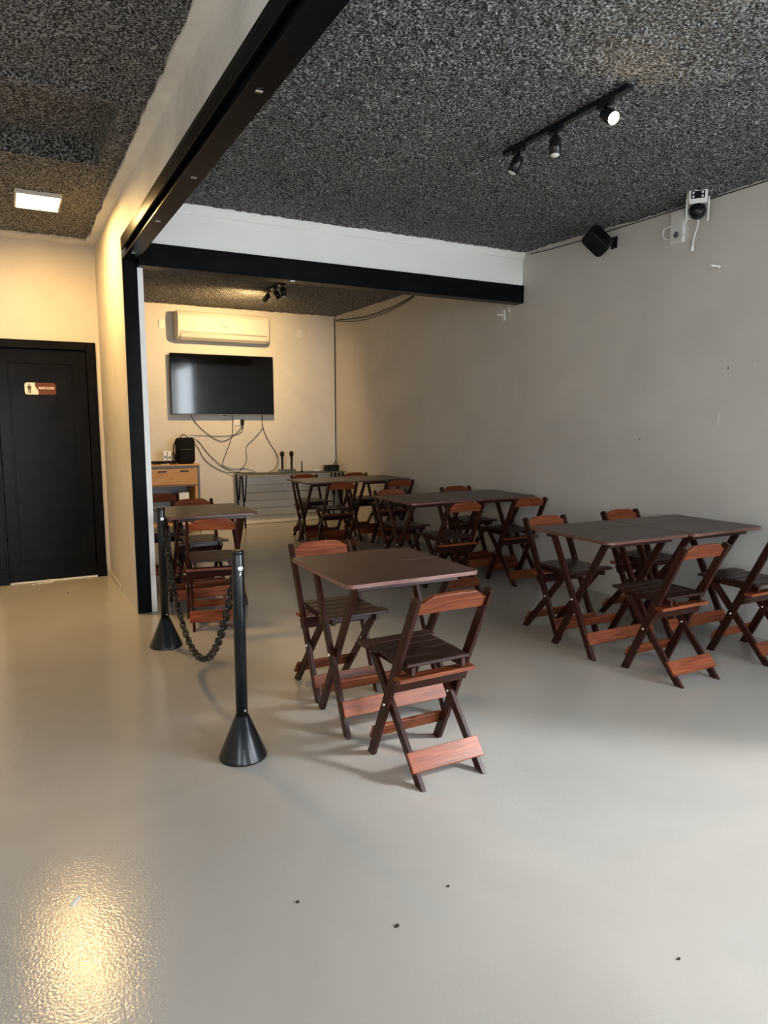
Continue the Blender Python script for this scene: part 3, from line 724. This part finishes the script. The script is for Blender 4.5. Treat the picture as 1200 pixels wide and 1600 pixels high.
o = cable([(XR - 0.010, 5.30, 2.985), (XR - 0.010, 4.8, 2.965), (XR - 0.010, 4.3, 2.968), (XR - 0.010, 3.8, 2.966), (XR - 0.010, 3.1, 2.968), (XR - 0.010, 2.2, 2.966)], 0.005, 'dark cable run along the top edge of the right wall'); o['group'] = 'cables along the right wall'

# ================================================================== RIGHT WALL FITTINGS
# loudspeaker on a bracket
sp = thing('loudspeaker', (XR, 4.27, 2.865), 0, 'small black loudspeaker tilted on a bracket high on right wall', 'loudspeaker')
sx_ = Vector((0.60, -0.32, -0.62)).normalized()                      # long axis, sloping down towards the street
hd = Vector((-0.90, -0.12, -0.30)); hd = (hd - sx_ * hd.dot(sx_)).normalized()
sz_ = hd.cross(sx_).normalized()
cen = Vector((-0.17, 0.02, 0.0))
outl = [(-0.105, -0.040), (-0.080, -0.068), (0.080, -0.068), (0.105, -0.040), (0.105, 0.040), (0.080, 0.068), (-0.080, 0.068), (-0.105, 0.040)]
MB().prism(outl, cen, sx_, sz_, hd, 0.13).obj('cabinet', BLKPL, sp, 0.010, 2)
MB().prism([(x * 0.90, z * 0.86) for x, z in outl], cen + hd * 0.066, sx_, sz_, hd, 0.008).obj('grille', FABRIC, sp, 0.003)
MB().lathe([(0.050, 0), (0.044, 0.004), (0.020, 0.001)], cen + hd * 0.070 - sx_ * 0.02, 24, hd).obj('woofer', BLKPL, sp)
MB().box(-0.012, 0, -0.03, 0.03, -0.045, 0.045).obj('wall_plate', BLKPL, sp, 0.003)
MB().tube([(-0.006, 0, 0.0), (-0.05, 0.005, 0.0), (-0.10, 0.02, -0.003)], 0.013, 8).obj('arm', BLKPL, sp)
MB().sphere((-0.055, 0.005, 0.0), 0.022, 12, 8).obj('ball_joint', BLKPL, sp)

# surveillance camera
sc_ = thing('surveillance_camera', (XR - 0.022, 3.535, 2.870), math.radians(38), 'white surveillance camera with black dome below the ceiling on right wall', 'camera')
MB().box(-0.045, -0.008, -0.03, 0.03, -0.01, 0.11).obj('bracket', WHITEPL, sc_, 0.004)
MB().prism([(0.0, 0.12), (-0.12, 0.135), (-0.155, 0.12), (-0.165, 0.06), (-0.150, 0.05), (-0.14, 0.10), (-0.02, 0.09)], (0, -0.02, 0.0), (1, 0, 0), (0, 0, 1), (0, 1, 0), 0.10).obj('arm', WHITEPL, sc_, 0.006, 2)
hdm = MB().prism(rounded(0.050, 0.046, 0.015), (-0.150, -0.03, 0.078), (0, 1, 0), (0, 0, 1), (1, 0, 0), 0.075).obj('head', WHITEPL, sc_, 0.008, 2)
MB().box(-0.191, -0.187, -0.066, 0.006, 0.058, 0.098).obj('led_window', BLKPL, hdm, 0.002)
for y in (-0.054, -0.006):
    for z in (0.068, 0.088): MB().lathe([(0.006, 0), (0.006, 0.002)], (-0.191, y, z), 10, (-1, 0, 0)).obj('led', WHITEPL, hdm)
for s in (-1, 1): MB().prism([(-0.165, 0.07), (-0.13, 0.075), (-0.128, -0.045), (-0.145, -0.060), (-0.158, -0.045)], (0, -0.03 + s * 0.057, 0.0), (1, 0, 0), (0, 0, 1), (0, 1, 0), 0.010).obj('side_arm', WHITEPL, sc_, 0.003)
MB().sphere((-0.150, -0.03, 0.000), 0.048, 20, 14).obj('dome', BLKMETAL, sc_)
MB().lathe([(0.014, 0), (0.014, 0.004)], (-0.193, -0.042, 0.002), 16, (-1, 0, -0.1)).obj('lens', SCREEN, sc_)
MB().tube(smooth_path([(-0.05, -0.03, 0.06), (-0.045, -0.035, -0.05), (-0.055, -0.02, -0.11), (-0.05, -0.012, -0.17)], 6), 0.006, 6).obj('lead', WHITEPL, sc_)
MB().lathe([(0.010, 0), (0.010, 0.03), (0.007, 0.035)], (-0.05, -0.012, -0.20), 10).obj('lead_plug', WHITEPL, sc_)
sc_.scale = (1.2, 1.2, 1.2)
jb = thing('junction_box', (XR, 3.655, 2.825), 0, 'white outlet box with looped lead beside the surveillance camera', 'outlet')
MB().box(-0.030, 0, -0.055, 0.055, -0.10, 0.13).obj('box', WHITEPL, jb, 0.005, 2)
for z in (-0.04, 0.03): MB().lathe([(0.022, 0), (0.022, 0.002), (0.018, 0.002)], (-0.030, 0.0, z), 12, (-1, 0, 0)).obj('socket', GREYM if z < 0 else WHITEPL, jb)
MB().tube(smooth_path([(-0.034, 0.03, 0.03), (-0.06, 0.085, 0.01), (-0.06, 0.08, -0.05), (-0.04, 0.02, -0.075), (-0.05, -0.05, -0.09), (-0.06, -0.10, -0.05)], 6), 0.005, 6).obj('lead', WHITEPL, jb)

wh = thing('wall_hook', (XR, 5.68, 2.485), 0, 'small white hook fitting under the right end of cross beam', 'hook')
MB().box(-0.012, 0, -0.022, 0.022, -0.05, 0.05).obj('plate', WHITEPL, wh, 0.003)
MB().tube([(-0.010, 0, 0.0), (-0.07, 0.0, 0.0), (-0.085, 0.0, 0.008)], 0.008, 8).obj('peg', WHITEPL, wh)
tag(MB().tube([(XR - 0.008, 5.585, 2.50), (XR - 0.012, 5.60, 2.535), (XR - 0.006, 5.605, 2.55)], 0.008, 6).obj('cable_clip', WHITEPL), 'tiny white clip beside the hook under the cross beam', 'clip')
an_ = thing('wall_anchor', (XR, 3.31, 2.503), 0, 'white plastic anchor stub sticking out of the right wall', 'wall plug')
MB().lathe([(0.010, 0), (0.010, 0.004), (0.007, 0.008), (0.0075, 0.06), (0.005, 0.064)], (0, 0, 0), 10, (-0.95, 0.28, 0.05)).obj('plug', WHITEPL, an_)
MB().lathe([(0.013, 0), (0.012, 0.004)], (-0.0005, 0, 0), 10, (-1, 0, 0)).obj('collar', WHITEPL, an_)
def chip(y, z, w, h, mat, label):
    n = 9; rr = random.Random(int(y * 1000 + z * 77))
    poly = [(w * math.cos(2 * PI * k / n) * rr.uniform(0.6, 1.1), h * math.sin(2 * PI * k / n) * rr.uniform(0.6, 1.1)) for k in range(n)]
    tag(MB().prism(poly, (XR - 0.001, y, z), (0, 1, 0), (0, 0, 1), (1, 0, 0), 0.003).obj('wall_chip', mat), label, 'wall mark', 'chips and marks on the right wall')
chip(3.248, 1.470, 0.003, 0.036, WHITEPL, 'narrow white scrape mark low on the right wall')
chip(3.247, 1.432, 0.006, 0.006, WHITEPL, 'white dot below the narrow scrape on the right wall')
chip(3.193, 1.809, 0.004, 0.012, DIRT, 'small dark nick on the right wall beside a white scrape')
chip(2.997, 1.816, 0.003, 0.018, WHITEPL, 'short white scrape near the photo right edge on wall')
chip(3.93, 1.31, 0.005, 0.006, DIRT, 'tiny dark dot on the middle of the right wall')

# ================================================================== LIGHT FITTINGS
pl = thing('ceiling_light', (0.315, 5.875, ZL - 0.008), 0, 'glowing warm square panel light on the dark corridor ceiling', 'ceiling light')
frame_m = MB(); hw, hd2 = 0.150, 0.190
frame_m.box(-hw, hw, -hd2, -hd2 + 0.014, -0.022, 0.01).box(-hw, hw, hd2 - 0.014, hd2, -0.022, 0.01).box(-hw, -hw + 0.014, -hd2 + 0.014, hd2 - 0.014, -0.022, 0.01).box(hw - 0.014, hw, -hd2 + 0.014, hd2 - 0.014, -0.022, 0.01)
frame_m.obj('frame', WHITEPL, pl, 0.002)
MB().box(-hw + 0.014, hw - 0.014, -hd2 + 0.014, hd2 - 0.014, -0.018, -0.004).obj('diffuser', PANEL_E, pl)

def track(loc, length, lamps, label, dz, watt, cone):
    """black rail along y with three adjustable spot heads; each lamp: (y, aim, lit)"""
    t = thing('track_light', loc, 0, label, 'track light')
    rail = MB().box(-0.018, 0.018, -length / 2, length / 2, -0.030 - dz, -0.004).obj('rail', BLKMETAL, t, 0.002)
    for s in (-1, 1): MB().box(-0.019, 0.019, s * length / 2 - 0.012, s * length / 2 + 0.012, -0.032 - dz, -0.003).obj('end_cap', BLKMETAL, rail, 0.003)
    for y, aim, lit in lamps:
        ad = MB().box(-0.016, 0.016, y - 0.045, y + 0.045, -0.052 - dz, -0.030 - dz).obj('adapter', BLKMETAL, t, 0.003)
        MB().tube([(0, y, -0.050 - dz), (0, y, -0.085 - dz)], 0.009, 8).obj('stem', BLKMETAL, ad)
        aim = Vector(aim).normalized(); top = Vector((0, y, -0.082 - dz)) - aim * 0.012
        hd = MB().lathe([(0.010, -0.004), (0.022, 0.0), (0.031, 0.014), (0.032, 0.10), (0.030, 0.10), (0.029, 0.094)], top, 20, aim).obj('head', BLKMETAL, t)
        MB().lathe([(0.028, 0.088), (0.027, 0.097), (0.016, 0.104), (0.002, 0.106)], top, 18, aim).obj('bulb', BULB_E if lit else BULB_OFF, hd)
        if lit:
            d = bpy.data.lights.new('spot_beam', 'SPOT'); d.energy = watt; d.spot_size = math.radians(cone); d.spot_blend = 0.9
            d.color = WARM; d.shadow_soft_size = 0.025
            l = bpy.data.objects.new('spot_beam', d); COL.objects.link(l); l.parent = t
            l.location = top + aim * 0.115; l.rotation_mode = 'QUATERNION'; l.rotation_quaternion = Vector((0, 0, -1)).rotation_difference(aim)
    return t
track((2.685, 3.02, ZM), 0.92, [(0.345, (-0.35, 0.22, -0.9), False), (0.04, (-0.10, -0.12, -0.98), False), (-0.315, (-0.12, -0.75, -0.50), True)],
      'black ceiling track with three spots, one lit, over the main room', 0.0, 28, 100)
track((2.80, 7.80, ZB), 0.70, [(0.24, (-0.20, 0.62, -0.40), True), (0.0, (0.45, -0.2, -0.7), False), (-0.24, (0.10, -0.15, -0.98), False)],
      'black ceiling track with three spots over the far tables', 0.0, 185, 165)

# ================================================================== RESTROOM SIGN
sg = thing('restroom_sign', (0.308, YD + 0.010, 1.745), 0, 'small cream and brown men restroom sign on the black door', 'sign')
hwS, hhS = 0.125, 0.052
def half(sign):
    R = rounded(hwS, hhS, 0.022)
    return R
MB().prism(rounded(hwS, hhS, 0.022), (0, -0.002, 0), (1, 0, 0), (0, 0, 1), (0, -1, 0), 0.004).obj('plate', SIGN_B, sg)
lf = [p_ for p_ in rounded(hwS, hhS, 0.022) if p_[0] < 0]
lf.sort(key=lambda p_: math.atan2(p_[1], p_[0] + 0.0) % (2 * PI))
wave = []
for k in range(13):
    z = -hhS + 2 * hhS * k / 12
    wave.append((-0.030 + 0.014 * math.sin(-z / hhS * PI * 0.75), z))
poly = [p_ for p_ in lf if abs(p_[1]) <= hhS] + wave
MB().prism(poly, (0, -0.0046, 0), (1, 0, 0), (0, 0, 1), (0, -1, 0), 0.0012).obj('cream_half', SIGN_W, sg)
px = -0.088
mn = MB()
mn.lathe([(0.0065, 0), (0.0065, 0.0012)], (px, -0.0052, 0.036), 12, (0, -1, 0))
mn.prism([(-0.017, 0.024), (0.017, 0.024), (0.017, -0.008), (0.012, -0.008), (0.012, 0.014), (0.010, 0.014), (0.010, -0.042), (0.002, -0.042), (0.002, -0.008), (-0.002, -0.008), (-0.002, -0.042), (-0.010, -0.042), (-0.010, 0.014), (-0.012, 0.014), (-0.012, -0.008), (-0.017, -0.008)], (px, -0.0056, 0), (1, 0, 0), (0, 0, 1), (0, -1, 0), 0.0010)
mn.obj('man_pictogram', SIGN_D, sg)
cu = bpy.data.curves.new('lettering', 'FONT'); cu.body = 'MASCULINO'; cu.size = 0.030; cu.extrude = 0.0006; cu.align_x = 'CENTER'; cu.offset = 0.0010
tmp = bpy.data.objects.new('lettering_curve', cu); COL.objects.link(tmp)
dg = bpy.context.evaluated_depsgraph_get()
me = bpy.data.meshes.new_from_object(tmp.evaluated_get(dg)); bpy.data.objects.remove(tmp)
xs = [v.co.x for v in me.vertices]; wd_ = max(xs) - min(xs); cxm = (max(xs) + min(xs)) / 2
for v in me.vertices: v.co.x = (v.co.x - cxm) * (0.128 / wd_)
me.materials.clear(); me.materials.append(SIGN_W)
lt = bpy.data.objects.new('lettering', me); COL.objects.link(lt); lt.parent = sg
lt.location = (0.050, -0.0050, -0.004); lt.rotation_euler = (PI / 2, 0, 0)

# ================================================================== SMALL THINGS ON THE FLOOR
def scrap(x, y, w, h, rz, mat, label, name='paper_scrap', cat='litter', t=0.003):
    rr = random.Random(int(abs(x) * 971 + y * 577)); n = 8
    poly = [(w * math.cos(2 * PI * k / n) * rr.uniform(0.75, 1.15), h * math.sin(2 * PI * k / n) * rr.uniform(0.75, 1.15)) for k in range(n)]
    if name == 'paper_scrap': poly = [(-w, -h), (w * 0.9, -h * 0.8), (w, h), (0.1 * w, h * 0.7), (-w, h * 0.9)]
    o = MB().prism(poly, (0, 0, t / 2), (1, 0, 0), (0, 1, 0), (0, 0, 1), t).obj(name, mat)
    o.location = (x, y, 0); o.rotation_euler = (0, 0, rz); tag(o, label, cat, 'litter on the floor')
scrap(0.104, 2.176, 0.022, 0.007, 0.9, PAPER, 'small white paper strip on the floor left of the stanchion')
scrap(0.275, 6.955, 0.038, 0.014, 0.1, PAPER, 'largest pale paper scrap under the restroom door')
scrap(0.205, 6.950, 0.020, 0.012, 0.5, PAPER, 'middle pale paper scrap under the restroom door')
scrap(0.150, 6.925, 0.015, 0.010, -0.3, PAPER, 'smallest pale paper scrap under the restroom door')
scrap(0.696, 1.850, 0.006, 0.005, 0, DIRT, 'dark speck of grit on the bare floor left of centre', 'grit_speck')
scrap(0.911, 1.619, 0.009, 0.006, 0.4, DIRT, 'largest dark speck of grit on the foreground floor', 'grit_speck')
scrap(1.520, 1.147, 0.006, 0.004, 0, DIRT, 'dark speck of grit near the bottom right corner', 'grit_speck')
scrap(1.137, 1.695, 0.005, 0.004, 0, DIRT, 'dark speck of grit on the floor in front of the nearest chair', 'grit_speck')
scrap(0.397, 6.458, 0.010, 0.006, 0, DIRT, 'dark speck of grit in front of the restroom door', 'grit_speck')

# ================================================================== OUTDOORS (light only reaches in through the openings)
pav = mat_plaster('pale_pavement', (0.60, 0.58, 0.54), var=0.1)
o = MB().box(-14, XL - T, YF - T, 12, -0.14, -0.02).obj('garden_paving', pav); struct(o, 'pale paving outside the added corridor opening')
o = MB().box(-14, 18, -16, YF - T, -0.14, -0.02).obj('pavement', pav); struct(o, 'pale pavement outside the street opening')
o = MB().box(XR + T, 18, YF - T, 12, -0.14, -0.02).obj('side_pavement', pav); struct(o, 'pale pavement outside the side opening')
